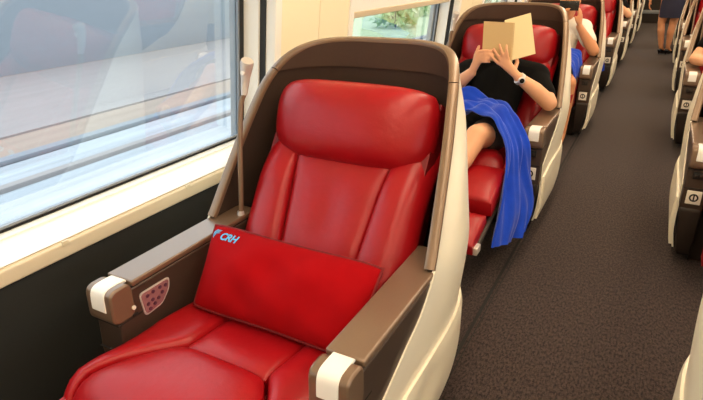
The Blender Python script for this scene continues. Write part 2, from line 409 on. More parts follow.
BY = lambda z: .52+.667*(z-.55)          # backrest face line (local y over z)
_bn = np.array([0, -1, .667]); _bn = _bn/np.linalg.norm(_bn)
def build_seat(aisle=1, legs='folded', bulge=.055):
    """aisle = +1: aisle armrest at +x (left-hand row), -1: at -x (right-hand row)"""
    t = empty('train_seat')
    # --- shell
    zt_o = lambda y: zrim(y); zb_o = lambda y: .07+.16*max(0, (y-.5)/.5)**2
    mk('outer_shell', *grid2(shell_grid(.08, 48, 22, 0, zt_o, zb_o, bulge), shell_grid(.08, 48, 22, .008, zt_o, zb_o, bulge)), M['white_shell'], t)
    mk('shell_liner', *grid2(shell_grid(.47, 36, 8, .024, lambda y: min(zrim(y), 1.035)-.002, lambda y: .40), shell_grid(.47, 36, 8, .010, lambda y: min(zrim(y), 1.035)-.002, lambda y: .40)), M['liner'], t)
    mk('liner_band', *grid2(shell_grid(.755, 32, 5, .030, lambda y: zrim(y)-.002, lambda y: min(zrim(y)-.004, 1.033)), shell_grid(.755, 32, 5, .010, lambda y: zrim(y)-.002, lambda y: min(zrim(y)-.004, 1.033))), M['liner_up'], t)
    # --- rim in three lengths with open joints
    h = plan_curve(.468, 60, .016); full = np.concatenate([h*np.array([-1, 1]), h[::-1][1:]])
    pts = []; lat = []
    for i, (x, y) in enumerate(full):
        z = zrim(y); pts.append(np.array((x*taper(z), y+.03*max(0, z-.6)*max(0, (y-.46)/.5), z)))
        a, b = full[max(i-1, 0)], full[min(i+1, len(full)-1)]; tt = b-a; l = np.array((-tt[1], tt[0], 0)); lat.append(l/np.linalg.norm(l))
    pts = np.array(pts); jl = next(i for i in range(len(pts)) if pts[i][2] > 1.03)
    for s, e in ((0, jl), (jl, len(pts)-1-jl), (len(pts)-1-jl, len(pts)-1)):
        P = pts[s:e+1].copy(); 
        if s > 0: P[0] = P[0]*.9+P[1]*.1
        if e < len(pts)-1: P[-1] = P[-1]*.9+P[-2]*.1
        mk('shell_rim', *sweep_rim(P, lat[s:e+1], .032, .020), M['rim'], t)
    # --- proud lower side covers with a hand recess
    for s in (-1, 1):
        cv = []
        pl = [q for q in plan_curve(.10, 60, -.014) if q[1] < .90]
        A = []; B = []
        for (x, y) in pl:
            zt = .338-.02*max(0, (.28-y)/.2); zb = .075+.16*max(0, (y-.5)/.5)**2
            col = []; colb = []
            for j in range(9):
                z = zb+(zt-zb)*j/8; u = 1-.10*max(0, (.22-z)/.22)**2
                xx = x-(.006 if j == 8 else .0)
                # shallow hollow for the hand
                d = math.exp(-((y-.43)/.075)**2*1.2-((z-.262)/.04)**2*1.2); xx -= .011*d
                col.append((xx*u*s, y-.05*max(0, (.3-z)/.3)**2*max(0, (y-.6)/.4), z)); colb.append(((x-.018)*u*s, y, z))
            A.append(col); B.append(colb)
        c = mk('side_cover', *grid2(np.array(A), np.array(B)), M['white_shell'], t)
    # --- pedestal
    MB().add(*prism(round_poly([(.10, .0), (.85, .0), (.80, .12), (.72, .26), (.06, .26)], .03), -.30, .30, 'x')).build('pedestal', M['arm_low'], t)
    # --- armrests
    for s in (-1, 1):
        a = empty('armrest'); a.parent = t
        lo, hi = sorted((s*AI, s*AW))
        side = M['arm_side']
        prof = round_poly([(.014, .355), (.012, .566), (.47, .566), (.50, .5), (.36, .515), (.16, .40), (.16, .34)], .012)
        o = MB().add(*prism([(.018, .30), (.012, .30), (.006, .40), (.012, .5), (.014, .580), (.62, .580), (.62, .30)], lo+.0015, hi-.0015, 'x')).build('armrest_side', side, a); bev_obj(o, .008, 3)
        lbv, lbf = prism(round_poly([(.10, .03), (.60, .03), (.60, .315), (.004, .315), (.02, .16), (.05, .05)], .03), lo+.004, hi-.004, 'x')
        lbv = [(x-(s*.035*max(0, (.315-z)/.28)**1.5 if abs(x) > .34 else 0), y, z) for x, y, z in lbv]
        o = MB().add(lbv, lbf).build('lower_body', M['arm_low'], a); bev_obj(o, .006)
        # top plate with a shadow joint under it
        o = MB().add(*prism([(.068, .582), (.60, .582), (.60, .600), (.068, .600)], lo, hi, 'x')).build('top_plate', M['arm'], a); bev_obj(o, .005, 3)
        box('joint', M['groove'], lo+.004, hi-.004, .05, .60, .574, .584, 0, a)
        # front nose: rounded frame carrying the white cap
        nose = round_poly([(.066, .498), (.066, .600), (-.004, .600), (-.008, .498)], .026, 6)
        o = MB().add(*prism(nose, lo, hi, 'x')).build('nose', M['arm'], a); bev_obj(o, .006, 2)
        capw = .052; c0 = s*(AI+AW)/2
        cp = [(.0645, .6015), (.034, .6022), (.014, .6010), (.0015, .5955), (-.0055, .584), (-.0082, .567), (-.0098, .540)]
        cps = spline([(0, y, z) for y, z in cp], 5)
        out = [(p[1], p[2]) for p in cps]; inn = [(p[1]+.010, p[2]-.010) for p in cps][::-1]
        o = MB().add(*prism(out+inn, c0-capw/2, c0+capw/2, 'x')).build('cap', M['cap'], a); bev_obj(o, .002)
        box('joint', M['groove'], lo+.0008, hi-.0008, .004, .10, .494, .4985, 0, a)
        box('joint', M['groove'], lo+.0008, hi-.0008, .002, .30, .405, .4085, 0, a)
        if s != aisle:
            # seat controls on the inner face of the window armrest
            fx = s*AI-s*.0  # inner face
            q = lambda d: sorted((fx-s*d, fx+s*.002))
            lens = round_poly([(.085, .548), (.185, .548), (.178, .518), (.150, .488), (.093, .482)], .012)
            MB().add(*prism(lens, *q(.003), 'x')).build('control_panel', M['panel_lens'], a)
            lensf = round_poly([(.081, .552), (.190, .552), (.183, .516), (.152, .483), (.089, .477)], .013)
            MB().add(*prism(lensf, *q(.0015), 'x')).build('control_bezel', M['silver'], a)
            for (by, bz) in ((.105, .535), (.125, .538), (.150, .538), (.170, .535), (.103, .510), (.120, .515), (.125, .500), (.140, .510), (.155, .520), (.108, .493)):
                v, f = tube([(fx, by, bz), (fx-s*.005, by, bz)], .0055, 10); MB().add(v, f).build('button', M['button'], a)
            v, f = tube([(fx, .058, .525), (fx-s*.004, .058, .525)], .006, 10); MB().add(v, f).build('lamp_symbol', M['sticker'], a)
            MB().box(*q(.002), .052, .068, .497, .505, .002).build('socket', M['black'], a)
        else:
            c = s*(AI+AW)/2
            MB().box(c-.022, c+.022, .000, .010, .452, .486, .003).build('power_socket', M['black'], a)
            for dx in (-.010, .010): MB().box(c+dx-.006, c+dx+.006, -.0015, .004, .462, .476, .002).build('socket_hole', M['arm_low'], a)
            st = MB().box(c-.030, c+.030, .0005, .008, .332, .396, .002).build('sticker', M['sticker'], a)
            vv, ff = tube([(c, -.0008, .364), (c, .004, .364)], .019, 20); MB().add(vv, ff).build('pictogram_disc', M['black'], st)
            vv, ff = tube([(c, -.0016, .364), (c, .004, .364)], .012, 20); MB().add(vv, ff).build('pictogram_centre', M['sticker'], st)
            MB().box(c-.003, c+.003, -.0024, .004, .352, .380).build('pictogram_bar', M['black'], st)
    # --- cushion: two side bolsters, rear centre panel, front knee pad
    cu = empty('seat_cushion'); cu.parent = t
    def zc(x, y): return .412+.052*max(0, min(1, (.34-y)/.42)) - max(0, (-.12-y))*1.2*max(0, (-.12-y))/.12
    o = MB().box(-.288, .288, -.12, .50, .27, .402, .02).build('cushion_base', M['leather_dark'], cu)
    def cx(y): return .128+.01*(y-.1)
    def ex(y): return .286
    for s in (-1, 1):
        def P(u, v, s=s):
            y = -.20+.66*v; inner = cx(y) if y > .06 else .128+.120*min(1, (.06-y)/.20)**.7
            x = inner+(ex(y)-inner)*u
            drop = .05*max(0, u-.35)**2/.42*max(0, min(1, (.12-y)/.2))
            p = (s*x, y, zc(x, y)-drop-.004)
            return p
        Q = (lambda u, v: P(u, v)) if s > 0 else (lambda u, v, P=P: P(1-u, v))
        mk('side_bolster', *pad(Q, .08, .026, 16, 30, 5), M['leather'], cu)
    mk('centre_panel', *pad(lambda u, v: (cx(.06+.4*v)*(2*u-1), .062+.40*v, zc(0, .06+.4*v)), .06, .016, 18, 20, 6), M['leather'], cu)
    def F(u, v):
        y = -.205+.268*v; hw = .122+.126*min(1, max(0, (.06-y)/.22))**.75
        return (hw*(2*u-1), y, zc(0, y)+.002)
    mk('knee_pad', *pad(F, .07, .030, 26, 18, 5), M['leather'], cu)
    # --- leg rest
    lr = empty('leg_rest'); lr.parent = t
    def slab(name, p0, p1, hw, th, puff, m, par):
        d = np.array([p1[0]-p0[0], p1[1]-p0[1]]); L = np.linalg.norm(d)
        return mk(name, *pad(lambda u, v: (hw*(2*u-1), p1[0]-d[0]*v, p1[1]-d[1]*v), th, puff, 20, 12, 5), m, par)
    if legs == 'folded':
        slab('calf_pad', (-.215, .43), (-.20, .13), .275, .09, .03, M['leather'], lr)
        MB().box(-.26, .26, -.14, -.07, .10, .24, .015).build('foot_plate', M['arm_low'], lr)
    else:
        slab('calf_pad', (-.20, .435), (-.46, .36), .275, .075, .028, M['leather'], lr)
        slab('foot_pad', (-.48, .305), (-.68, .24), .262, .05, .022, M['leather'], lr)
        for s in (-1, 1):
            MB().add(*tube([(s*.268, -.10, .33), (s*.268, -.40, .275), (s*.262, -.62, .205)], .013, 8)).build('strut', M['arm_low'], lr)
            MB().box(s*.268-.012, s*.268+.012, -.66, -.60, .19, .225, .006).build('hinge', M['silver'], lr)
    # --- backrest
    br = empty('backrest'); br.parent = t
    def bp(x, z, d=0): return np.array((x, BY(z), z))+_bn*d
    A = np.array([[bp(x, z, .0-(.03 if abs(x) > .28 else 0)) for z in np.linspace(.40, .97, 10)] for x in (-.288, -.278, 0, .278, .288)])
    B = np.array([[bp(x, z, -.11) for z in np.linspace(.40, .97, 10)] for x in (-.288, -.278, 0, .278, .288)])
    mk('back_core', *grid2(A, B), M['leather_dark'], br)
    def hwc(z): return .125+.115*(z-.45)
    mk('centre_panel', *pad(lambda u, v: bp(hwc(.43+.43*v)*(2*u-1), .43+.43*v), .03, .020, 20, 24, 7, crown=lambda u, v: -.008*math.exp(-((u-.52)**2+(v-.52)**2)/.02)-.05*max(0, v-.70)**2/.09), M['leather'], br)
    for s in (-1, 1):
        def P(u, v, s=s):
            z = .43+.47*v; x = hwc(z)+.004+(.284-hwc(z))*u
            return bp(s*x, z, .010*math.sin(PI*u)-.045*max(0, u-.55)**2/.2-.085*max(0, min(1, (v-.58)/.42))**1.6)
        Q = P if s > 0 else (lambda u, v, P=P: P(1-u, v))
        mk('side_bolster', *pad(Q, .05, .030, 18, 26, 6), M['leather'], br)
    mk('neck_panel', *pad(lambda u, v: bp((.162+.01*v)*(2*u-1), .845+.06*v, -.035), .03, .016, 18, 8, 7), M['leather'], br)
    # headrest: thick curved cushion standing proud of the back
    def Hd(u, v):
        a, b = 2*u-1, 2*v-1
        # rounded-rectangle outline
        rx = .286*a*(1-.10*abs(b)**3); z = .893+.126*b*(1-.19*abs(a)**5)-.006*a*a
        return rx, z
    def H(u, v):
        x, z = Hd(u, v)
        return (x, .742+.30*(z-.893)+.028*abs(2*u-1)**3, z)
    mk('headrest', *pad(H, .10, .085, 40, 30, 3.0), M['leather'], br)
    MB().box(-.20, .20, .80, .93, .80, .98, .03).build('headrest_mount', M['leather_dark'], br)
    # --- reading lamp on a curved stalk
    rl = empty('reading_lamp'); rl.parent = t
    sx = -1
    v, f = tube(spline([(sx*.312, .535, .585), (sx*.312, .545, .66), (sx*.317, .570, .82), (sx*.319, .596, .95), (sx*.311, .608, .99)], 6), .0085, 10)
    MB().add(v, f).build('stalk', M['rim'], rl)
    v, f = tube([(sx*.312, .533, .585), (sx*.312, .536, .612)], [.014, .011], 12); MB().add(v, f).build('stalk_foot', M['silver'], rl)
    v, f = tube([(sx*.310, .606, .985), (sx*.310, .611, 1.005), (sx*.308, .617, 1.035), (sx*.303, .619, 1.062), (sx*.296, .617, 1.084), (sx*.292, .615, 1.092)], [.0095, .012, .0145, .0185, .0215, .019], 16)
    MB().add(v, f).build('lamp_head', M['silver'], rl)
    v, f = tube([(sx*.303, .603, 1.055), (sx*.303, .597, 1.056)], .007, 10); MB().add(v, f).build('lamp_lens', M['cap'], rl)
    return t

SX, SY, PITCH = -.813, .735, 2.0
RX = .606
seatL = build_seat(1, 'folded'); seatL.location = (SX, SY, 0)
seat2 = build_seat(1, 'extended'); seat2.location = (SX, SY+PITCH, 0)
lefts = [seatL, seat2]
for k in range(2, 7):
    c = copy_tree(seatL); c.location = (SX, SY+PITCH*k, 0); lefts.append(c)
seatR = build_seat(-1, 'folded', .03); seatR.location = (RX, SY, 0)
rights = [seatR]
for k in range(1, 6):
    c = copy_tree(seatR); c.location = (RX, SY+PITCH*k, 0); rights.append(c)
ordinal = ['first', 'second', 'third', 'fourth', 'fifth', 'sixth', 'seventh']
LL = ['red leather reclining train seat nearest the camera, empty but for a pillow',
      'red train seat with raised leg rest under the person reading a book',
      'red train seat under the person in a white t-shirt with a phone',
      'red train seat of the window row, fourth from the front',
      'red train seat of the window row, fifth from the front',
      'red train seat of the window row, sixth from the front',
      'red train seat of the window row, farthest from the camera']
RL = ['train seat at the lower right corner with only its cream shell showing',
      'brown and red train seat right of the aisle, second from the camera',
      'train seat right of the aisle with an elbow on its armrest',
      'train seat right of the aisle, fourth from the camera',
      'train seat right of the aisle, fifth from the camera',
      'train seat right of the aisle, farthest from the camera']
for o, l in zip(lefts, LL): tag(o, l, 'train seat', 'seats of the window row')
for o, l in zip(rights, RL): tag(o, l, 'train seat', 'seats right of the aisle')

# ------------------------------------------------------------------ pillow
pl = empty('pillow', (SX, SY, 0))
tag(pl, 'red fabric lumbar pillow with blue lettering leaning on the nearest seat', 'pillow')
TLc, TRc, BLc, BRc = (np.array(p) for p in ((-.278, .375, .645), (.290, .375, .640), (-.236, .195, .455), (.285, .20, .452)))
pn = np.array([0, -.72, .69])
def pil(u, v, side=1, extra=0):
    """u: left-right, v: bottom-top"""
    p = (BLc*(1-u)+BRc*u)*(1-v)+(TLc*(1-u)+TRc*u)*v+np.array((0, .008, .0))
    a, b = 2*u-1, 2*v-1
    # edges of a stuffed pillow draw in between the corners
    p = p+(TRc-TLc)*(-.012*a*(1-b*b))+(TLc-BLc)*(-.045*b*(1-a*a))
    p = p-(TRc-TLc)*.5*a*.012*(a*b)**4-(TLc-BLc)*.5*b*.09*(a*b)**4
    h = (max(0, 1-a**2)**.5*max(0, 1-b**2)**.55)
    wr = .006*math.sin(9*u+5*v)*math.sin(7*v+2*u)+.004*math.sin(17*u-6*v)+.004*math.sin(23*u+9*v+1)*(1-v)
    return p+pn*(side*(.072*h+1.5*wr*h)+extra*(1 if side > 0 else -1))
n1, n2 = 40, 24
us = .5-.5*np.cos(np.linspace(0, PI, n1)); vs2 = .5-.5*np.cos(np.linspace(0, PI, n2))
mk('pillow_body', *grid2(np.array([[pil(u, v, 1) for v in vs2] for u in us]), np.array([[pil(u, v, -1, .001) for v in vs2] for u in us])), M['pillow'], pl, angle=80)
edge = [pil(u, 0) for u in np.linspace(0, 1, 24)]+[pil(1, v) for v in np.linspace(0, 1, 12)][1:]+[pil(u, 1) for u in np.linspace(1, 0, 24)][1:]+[pil(0, v) for v in np.linspace(1, 0, 12)][1:]
mk('piping', *tube(edge, .0052, 8, False), M['piping'], pl)
# printed lettering laid onto the curved face
def on_pillow(x, y):
    """x right, y down in metres from the upper left corner"""
    return pil(x/.56, 1-y/.255, 1, .0012)
cu = bpy.data.curves.new('lettering', 'FONT'); cu.body = 'CRH'; cu.size = .034; cu.shear = .25; cu.offset = .0010; cu.space_character = .95
to = bpy.data.objects.new('lettering_source', cu); COL.objects.link(to)
dg = bpy.context.evaluated_depsgraph_get(); tm = bpy.data.meshes.new_from_object(to.evaluated_get(dg)); bpy.data.objects.remove(to)
b_ = bmesh.new(); b_.from_mesh(tm); bmesh.ops.triangulate(b_, faces=b_.faces); bmesh.ops.subdivide_edges(b_, edges=b_.edges, cuts=1)
lv = [on_pillow(.050+v.co.x, .050-v.co.y) for v in b_.verts]; b_.verts.index_update(); lf = [[v.index for v in f.verts] for f in b_.faces]; b_.free()
mk('lettering', lv, lf, M['logo'], pl, smooth=False)
# emblem: a round head of three swept blades
ev = []; ef = []
for k, (r0, r1) in enumerate(((.0165, .0120), (.0105, .0068), (.0055, .0020))):
    n = len(ev); m_ = 12
    for i in range(m_+1):
        an = math.radians(75+170*i/m_); w = math.sin(PI*min(1, (i+1)/m_*1.0))*.5+.5
        for r in (r0, r0-(r0-r1)*w): ev.append(on_pillow(.030+r*1.05*math.cos(an), .036-r*math.sin(an)))
    for i in range(m_): ef.append((n+2*i, n+2*i+1, n+2*i+3, n+2*i+2))
    n = len(ev)
    x0, y0 = .030+r0*1.05*math.cos(math.radians(75)), .036-r0*math.sin(math.radians(75))
    ev += [on_pillow(x0-.002, y0), on_pillow(x0-.002, y0+.0035), on_pillow(x0+.014, y0-.001)]; ef.append((n, n+1, n+2))
mk('emblem', ev, ef, M['logo'], pl, smooth=False)

# ------------------------------------------------------------------ people
def blob(mb, p0, p1, r0, r1, flat=None, nseg=16, nr=5):
    """tapered capsule from p0 to p1; flat=(axis, factor) squeezes it along an axis"""
    p0, p1 = np.array(p0, float), np.array(p1, float); d = p1-p0; L = np.linalg.norm(d)
    t = d/L if L > 1e-6 else np.array([0, 0, 1.])
    a = np.cross(t, (0, 0, 1) if abs(t[2]) < .9 else (1, 0, 0)); a /= np.linalg.norm(a); b = np.cross(t, a)
    rings = []
    for k in range(1, nr+1): an = PI/2*(k/nr-1); rings.append((p0+t*r0*math.sin(an), r0*math.cos(an)))
    for k in range(0, nr): an = PI/2*k/nr; rings.append((p1+t*r1*math.sin(an), r1*math.cos(an)))
    v = [p0-t*r0]
    for c, r in rings:
        for k in range(nseg): q = 2*PI*k/nseg; v.append(c+r*(math.cos(q)*a+math.sin(q)*b))
    v.append(p1+t*r1); v = np.array(v)
    if flat is not None:
        ax = np.array(flat[0], float); ax /= np.linalg.norm(ax); c = (p0+p1)/2
        v = v-np.outer((v-c)@ax, ax)*(1-flat[1])
    f = []; R = len(rings)
    for k in range(nseg): f.append((0, 1+(k+1) % nseg, 1+k)); f.append((len(v)-1, 1+(R-1)*nseg+k, 1+(R-1)*nseg+(k+1) % nseg))
    for i in range(R-1):
        for k in range(nseg): f.append((1+i*nseg+k, 1+i*nseg+(k+1) % nseg, 1+(i+1)*nseg+(k+1) % nseg, 1+(i+1)*nseg+k))
    mb.add(v, f)
def chain(mb, pts, rads, flat=None):
    for i in range(len(pts)-1): blob(mb, pts[i], pts[i+1], rads[i], rads[i+1], flat)
def fuse(name, mb, m, parent, voxel=.006, it=5):
    """one continuous surface around all the pieces"""
    o = mb.build(name+'_src', m, None)
    r = o.modifiers.new('r', 'REMESH'); r.mode = 'VOXEL'; r.voxel_size = voxel; r.use_smooth_shade = True
    s_ = o.modifiers.new('s', 'SMOOTH'); s_.factor = .5; s_.iterations = it
    dg = bpy.context.evaluated_depsgraph_get(); me = bpy.data.meshes.new_from_object(o.evaluated_get(dg)); me.name = name
    bpy.data.objects.remove(o)
    for p in me.polygons: p.use_smooth = True
    me.materials.clear(); me.materials.append(m)
    n = bpy.data.objects.new(name, me); COL.objects.link(n); n.parent = parent; return n
def head(mb, c, f, u=(0, 0, 1)):
    c = np.array(c, float); f = np.array(f, float); f /= np.linalg.norm(f); u = np.array(u, float); u -= f*np.dot(u, f); u /= np.linalg.norm(u); s = np.cross(f, u)
    blob(mb, c+u*.035-f*.022, c+u*.035+f*.015, .080, .076, (s, .92))
    blob(mb, c+u*.01+f*.02, c-u*.070+f*.040, .068, .034, (s, .9))
    blob(mb, c-u*.045-f*.0, c-u*.06+f*.03, .055, .04, (s, .95))
    blob(mb, c+u*.008+f*.086, c-u*.022+f*.100, .007, .012)          # nose
    blob(mb, c-u*.048+f*.078-s*.012, c-u*.048+f*.078+s*.012, .008, .008)   # lips
    for k in (-1, 1):
        blob(mb, c+s*k*.076+u*.018-f*.012, c+s*k*.074-u*.022-f*.006, .014, .009, (s, .6))
        blob(mb, c+s*k*.03+u*.03+f*.074, c+s*k*.042+u*.027+f*.066, .010, .009)
    return c, f, u, s
def hair(c, f, u, s, parent, m, bun=False):
    mb = MB()
    blob(mb, c+u*.050-f*.035, c+u*.055+f*.008, .084, .078, (s, .95)); blob(mb, c+u*.02-f*.045, c-u*.03-f*.05, .072, .055, (s, 1.05))
    if bun: blob(mb, c-u*.01-f*.11, c+u*.01-f*.115, .035, .035)
    return fuse('hair', mb, m, parent, .008, 3)
def eyes(c, f, u, s, parent):
    for k in (-1, 1):
        mb = MB(); blob(mb, c+s*k*.031+u*.012+f*.078, c+s*k*.034+u*.012+f*.078, .007, .007, None, 10, 3); mb.build('eye', M['black_gloss'], parent)
def fingers(mb, roots, tips, bend, r=.0085):
    for a, b in zip(roots, tips):
        a, b = np.array(a, float), np.array(b, float); m1 = a+(b-a)*.42+np.array(bend); m2 = a+(b-a)*.75+np.array(bend)*.8
        chain(mb, [a, m1, m2, b], [r*1.08, r, r*.92, r*.78])
def relaxed_hand(mb, w, d, side, palm_n):
    """hand hanging or resting at wrist w along d; side points from little finger to index finger"""
    w = np.array(w, float); d = np.array(d, float); d /= np.linalg.norm(d); s = np.array(side, float); s -= d*np.dot(s, d); s /= np.linalg.norm(s)
    n = np.array(palm_n, float); n -= d*np.dot(n, d); n -= s*np.dot(n, s); n /= np.linalg.norm(n)
    for k in (-1.5, -.5, .5, 1.5): blob(mb, w+s*k*.010+d*.01, w+d*.085+s*k*.019, .015, .0125)
    L = [.060, .072, .078, .070]
    for i, k in enumerate((-1.5, -.5, .5, 1.5)):
        a = w+d*.088+s*k*.0195; chain(mb, [a, a+d*L[i]*.45+n*.006, a+d*L[i]*.78+n*.020, a+d*L[i]*.95+n*.038], [.0095, .0088, .008, .0068])
    chain(mb, [w+d*.02+s*.022, w+d*.055+s*.045+n*.012, w+d*.085+s*.050+n*.022], [.013, .0105, .008])

# ---- the reader in the second seat
o2 = (SX, SY+PITCH, 0)
p1 = empty('person', o2)
tag(p1, 'person in black polo shirt holding an open book up in the second seat', 'person')
mb = MB()
X = .035
chain(mb, [(X, .24, .50), (X, .35, .60), (X, .45, .70), (X, .50, .76)], [.125, .122, .130, .100], ((0, .75, -.65), .66))
chain(mb, [(X-.17, .49, .765), (X, .52, .79), (X+.19, .49, .765)], [.070, .075, .070])
chain(mb, [(X, .53, .80), (X+.015, .53, .865)], [.06, .052])
c1 = head(mb, (X+.035, .515, .935), (.05, -.95, -.25), (0, -.25, 1))
# left arm (watch side), right arm
shL, elL, wrL = (X+.205, .47, .76), (.345, .335, .660), (.193, .232, .803)
shR, elR, wrR = (X-.205, .47, .76), (-.215, .30, .665), (-.060, .225, .812)
chain(mb, [shL, elL, ((.345+.193)/2+.006, .28, .735), wrL], [.056, .044, .041, .027])
chain(mb, [shR, elR, (-.14, .26, .742), wrR], [.056, .044, .041, .027])
# left hand, fingers spread over the cover
for q in ((.128, .205, .893), (.112, .202, .889), (.098, .203, .876)): blob(mb, (.183, .224, .815), q, .021, .0135)
fingers(mb, [(.136, .203, .900), (.119, .199, .900), (.103, .198, .890), (.090, .200, .872)], [(.122, .202, .968), (.086, .201, .970), (.058, .201, .947), (.038, .201, .922)], (0, -.010, 0))
chain(mb, [(.165, .235, .835), (.172, .262, .875), (.160, .282, .905)], [.014, .011, .009])
# right hand, fingers flat across the lower corner
for q in ((-.022, .205, .920), (-.018, .202, .900), (-.012, .203, .882)): blob(mb, (-.055, .222, .822), q, .021, .0135)
fingers(mb, [(-.020, .203, .930), (-.016, .200, .912), (-.012, .199, .895), (-.008, .200, .876)], [(.050, .201, .936), (.058, .201, .916), (.054, .201, .897), (.042, .201, .878)], (0, -.010, .003))
chain(mb, [(-.048, .225, .845), (-.046, .232, .905), (-.032, .236, .950)], [.014, .011, .009])
# legs
hipL, knL, anL = (X+.10, .22, .485), (.105, -.165, .578), (.02, -.53, .36)
hipR, knR, anR = (X-.10, .22, .485), (-.10, -.17, .56), (-.10, -.55, .345)
for h_, k_, a_ in ((hipL, knL, anL), (hipR, knR, anR)):
    k_, a_ = np.array(k_), np.array(a_)
    chain(mb, [h_, (np.array(h_)+k_)/2, k_], [.085, .075, .058]); chain(mb, [k_, k_+(a_-k_)*.35+np.array((0, .01, -.012)), a_], [.055, .052, .036])
    chain(mb, [a_, a_+np.array((0, -.05, -.02)), a_+np.array((0, -.11, .05))], [.038, .036, .026], ((1, 0, 0), .9)); blob(mb, a_+np.array((0, -.11, .05)), a_+np.array((0, -.10, .12)), .032, .022)
bo = fuse('body', mb, M['skin'], p1, .0055, 4)
hair(*c1, p1, M['hair']); eyes(*c1, p1)
mb = MB()
chain(mb, [(X, .24, .51), (X, .35, .60), (X, .45, .70), (X, .50, .76)], [.142, .142, .152, .120], ((0, .75, -.65), .72))
chain(mb, [(X-.18, .485, .765), (X, .52, .79), (X+.20, .485, .765)], [.080, .082, .080])
for sh, el in ((shL, elL), (shR, elR)):
    sh, el = np.array(sh), np.array(el); chain(mb, [sh, sh+(el-sh)*.62], [.070, .062])
sh_ = fuse('polo_shirt', mb, M['black_cloth'], p1, .007, 5)
MB().add(*tube([(X+.02+.06*math.cos(a), .505+.045*math.sin(a), .832-.018*math.sin(-a)) for a in np.linspace(0, 2*PI, 20)], .014, 8)).build('collar', M['black_cloth'], sh_)
for k in range(2): MB().add(*tube([(X-.008, .398-.022*k, .782-.03*k), (X-.008, .392-.022*k, .785-.03*k)], .005, 8)).build('shirt_button', M['sticker'], sh_)
mb = MB()
for h_, k_ in ((hipL, knL), (hipR, knR)):
    h_, k_ = np.array(h_), np.array(k_); chain(mb, [h_, h_+(k_-h_)*.62], [.098, .092])
blob(mb, (X-.06, .24, .50), (X+.06, .24, .50), .125, .125)
fuse('shorts', mb, M['grey_cloth'], p1, .008, 4)
wt = empty('wrist_watch'); wt.parent = p1
wc, wd = np.array((.2005, .2345, .7955)), np.array((-.152, -.103, .143)); wd /= np.linalg.norm(wd)
a_ = np.cross(wd, (0, 0, 1)); a_ /= np.linalg.norm(a_); b_ = np.cross(wd, a_)
mk('watch_strap', *tube([wc-wd*.010, wc-wd*.009, wc+wd*.009, wc+wd*.010], [.029, .0325, .0325, .029], 22), M['silver'], wt)
fn = np.array((.25, -.95, .1)); fn -= wd*np.dot(fn, wd); fn /= np.linalg.norm(fn)
mk('watch_case', *tube([wc+fn*.026, wc+fn*.036, wc+fn*.038], [.018, .018, .015], 18), M['silver'], wt)
mk('watch_dial', *tube([wc+fn*.036, wc+fn*.0386], .013, 18), M['black_gloss'], wt)
# ---- the book
bk = empty('book', o2); tag(bk, 'open tan book held in front of the reader\'s face', 'book')
def slab_pts(c0, ex, ey, n, t0, t1):
    c0, ex, ey, n = (np.array(q, float) for q in (c0, ex, ey, n)); v = []
    for t in (t0, t1): v += [c0+n*t, c0+ex+n*t, c0+ex+ey+n*t, c0+ey+n*t]
    return v, [(0, 1, 2, 3), (7, 6, 5, 4), (0, 1, 5, 4), (1, 2, 6, 5), (2, 3, 7, 6), (3, 0, 4, 7)]
LB, LE, LU = np.array((-.004, .208, .884)), np.array((.150, .004, -.004)), np.array((-.012, .030, .196))
nL = np.cross(LU, LE); nL /= np.linalg.norm(nL); nL *= np.sign(nL[1])
mk('cover', *slab_pts(LB, LE, LU, nL, 0, .003), M['paper'], bk, smooth=False)
mk('page_block', *slab_pts(LB+LE*.01+LU*.015, LE*.96, LU*.97, nL, .003, .016), M['page'], bk, smooth=False)
RB, RE, RU = np.array((.140, .228, .886)), np.array((.114, .070, .034)), np.array((-.052, .030, .200))
nR = np.cross(RU, RE); nR /= np.linalg.norm(nR); nR *= np.sign(nR[1])
mk('cover', *slab_pts(RB, RE, RU, nR, 0, .003), M['page'], bk, smooth=False)
mk('page_block', *slab_pts(RB+RE*.02+RU*.015, RE*.96, RU*.97, nR, .003, .013), M['page'], bk, smooth=False)
mk('spine', *tube([LB+LE+nL*.008, LB+LE+LU+nL*.008], .009, 8), M['paper'], bk)
# ---- blankets
def blanket(name, loc, rows, label, amp=.012, waves=4.5, lump=.0, nu=60, nv=36, th=.010, seed=0):
    A0 = np.array(spline([r[0] for r in rows], 12)); B0 = np.array(spline([r[1] for r in rows], 12)); n = len(A0); R_ = np.random.default_rng(seed)
    G = np.zeros((n, nv, 3))
    ph = R_.uniform(0, 6, 6)
    for i in range(n):
        for j in range(nv): G[i, j] = A0[i]+(B0[i]-A0[i])*j/(nv-1)
    gu = np.gradient(G, axis=0); gv = np.gradient(G, axis=1); N = np.cross(gu, gv); N /= np.linalg.norm(N, axis=2, keepdims=True)+1e-9
    for i in range(n):
        for j in range(nv):
            u, v = i/(n-1), j/(nv-1)
            d = amp*(math.sin(2*PI*waves*(v+.12*math.sin(5*u+ph[5]))+ph[0]+2.2*u)+.6*math.sin(2*PI*waves*1.7*v*v+ph[1]-4*u)+.35*math.sin(2*PI*waves*3.1*v+ph[2]+5*u))*(.35+.65*u)
            d += lump*max(0, 1-u*2.0)*(math.sin(17*u+5*v+ph[2])*math.sin(8*v+ph[3])+.5*math.sin(38*u-11*v+ph[4]))
            G[i, j] += N[i, j]*d
    g2 = np.cross(np.gradient(G, axis=0), np.gradient(G, axis=1)); g2 /= np.linalg.norm(g2, axis=2, keepdims=True)+1e-9
    o = mk(name, *grid2(G, G-g2*th), M['blue_cloth'], None, angle=75); o.location = loc
    tag(o, label, 'blanket', 'blue blankets'); return o
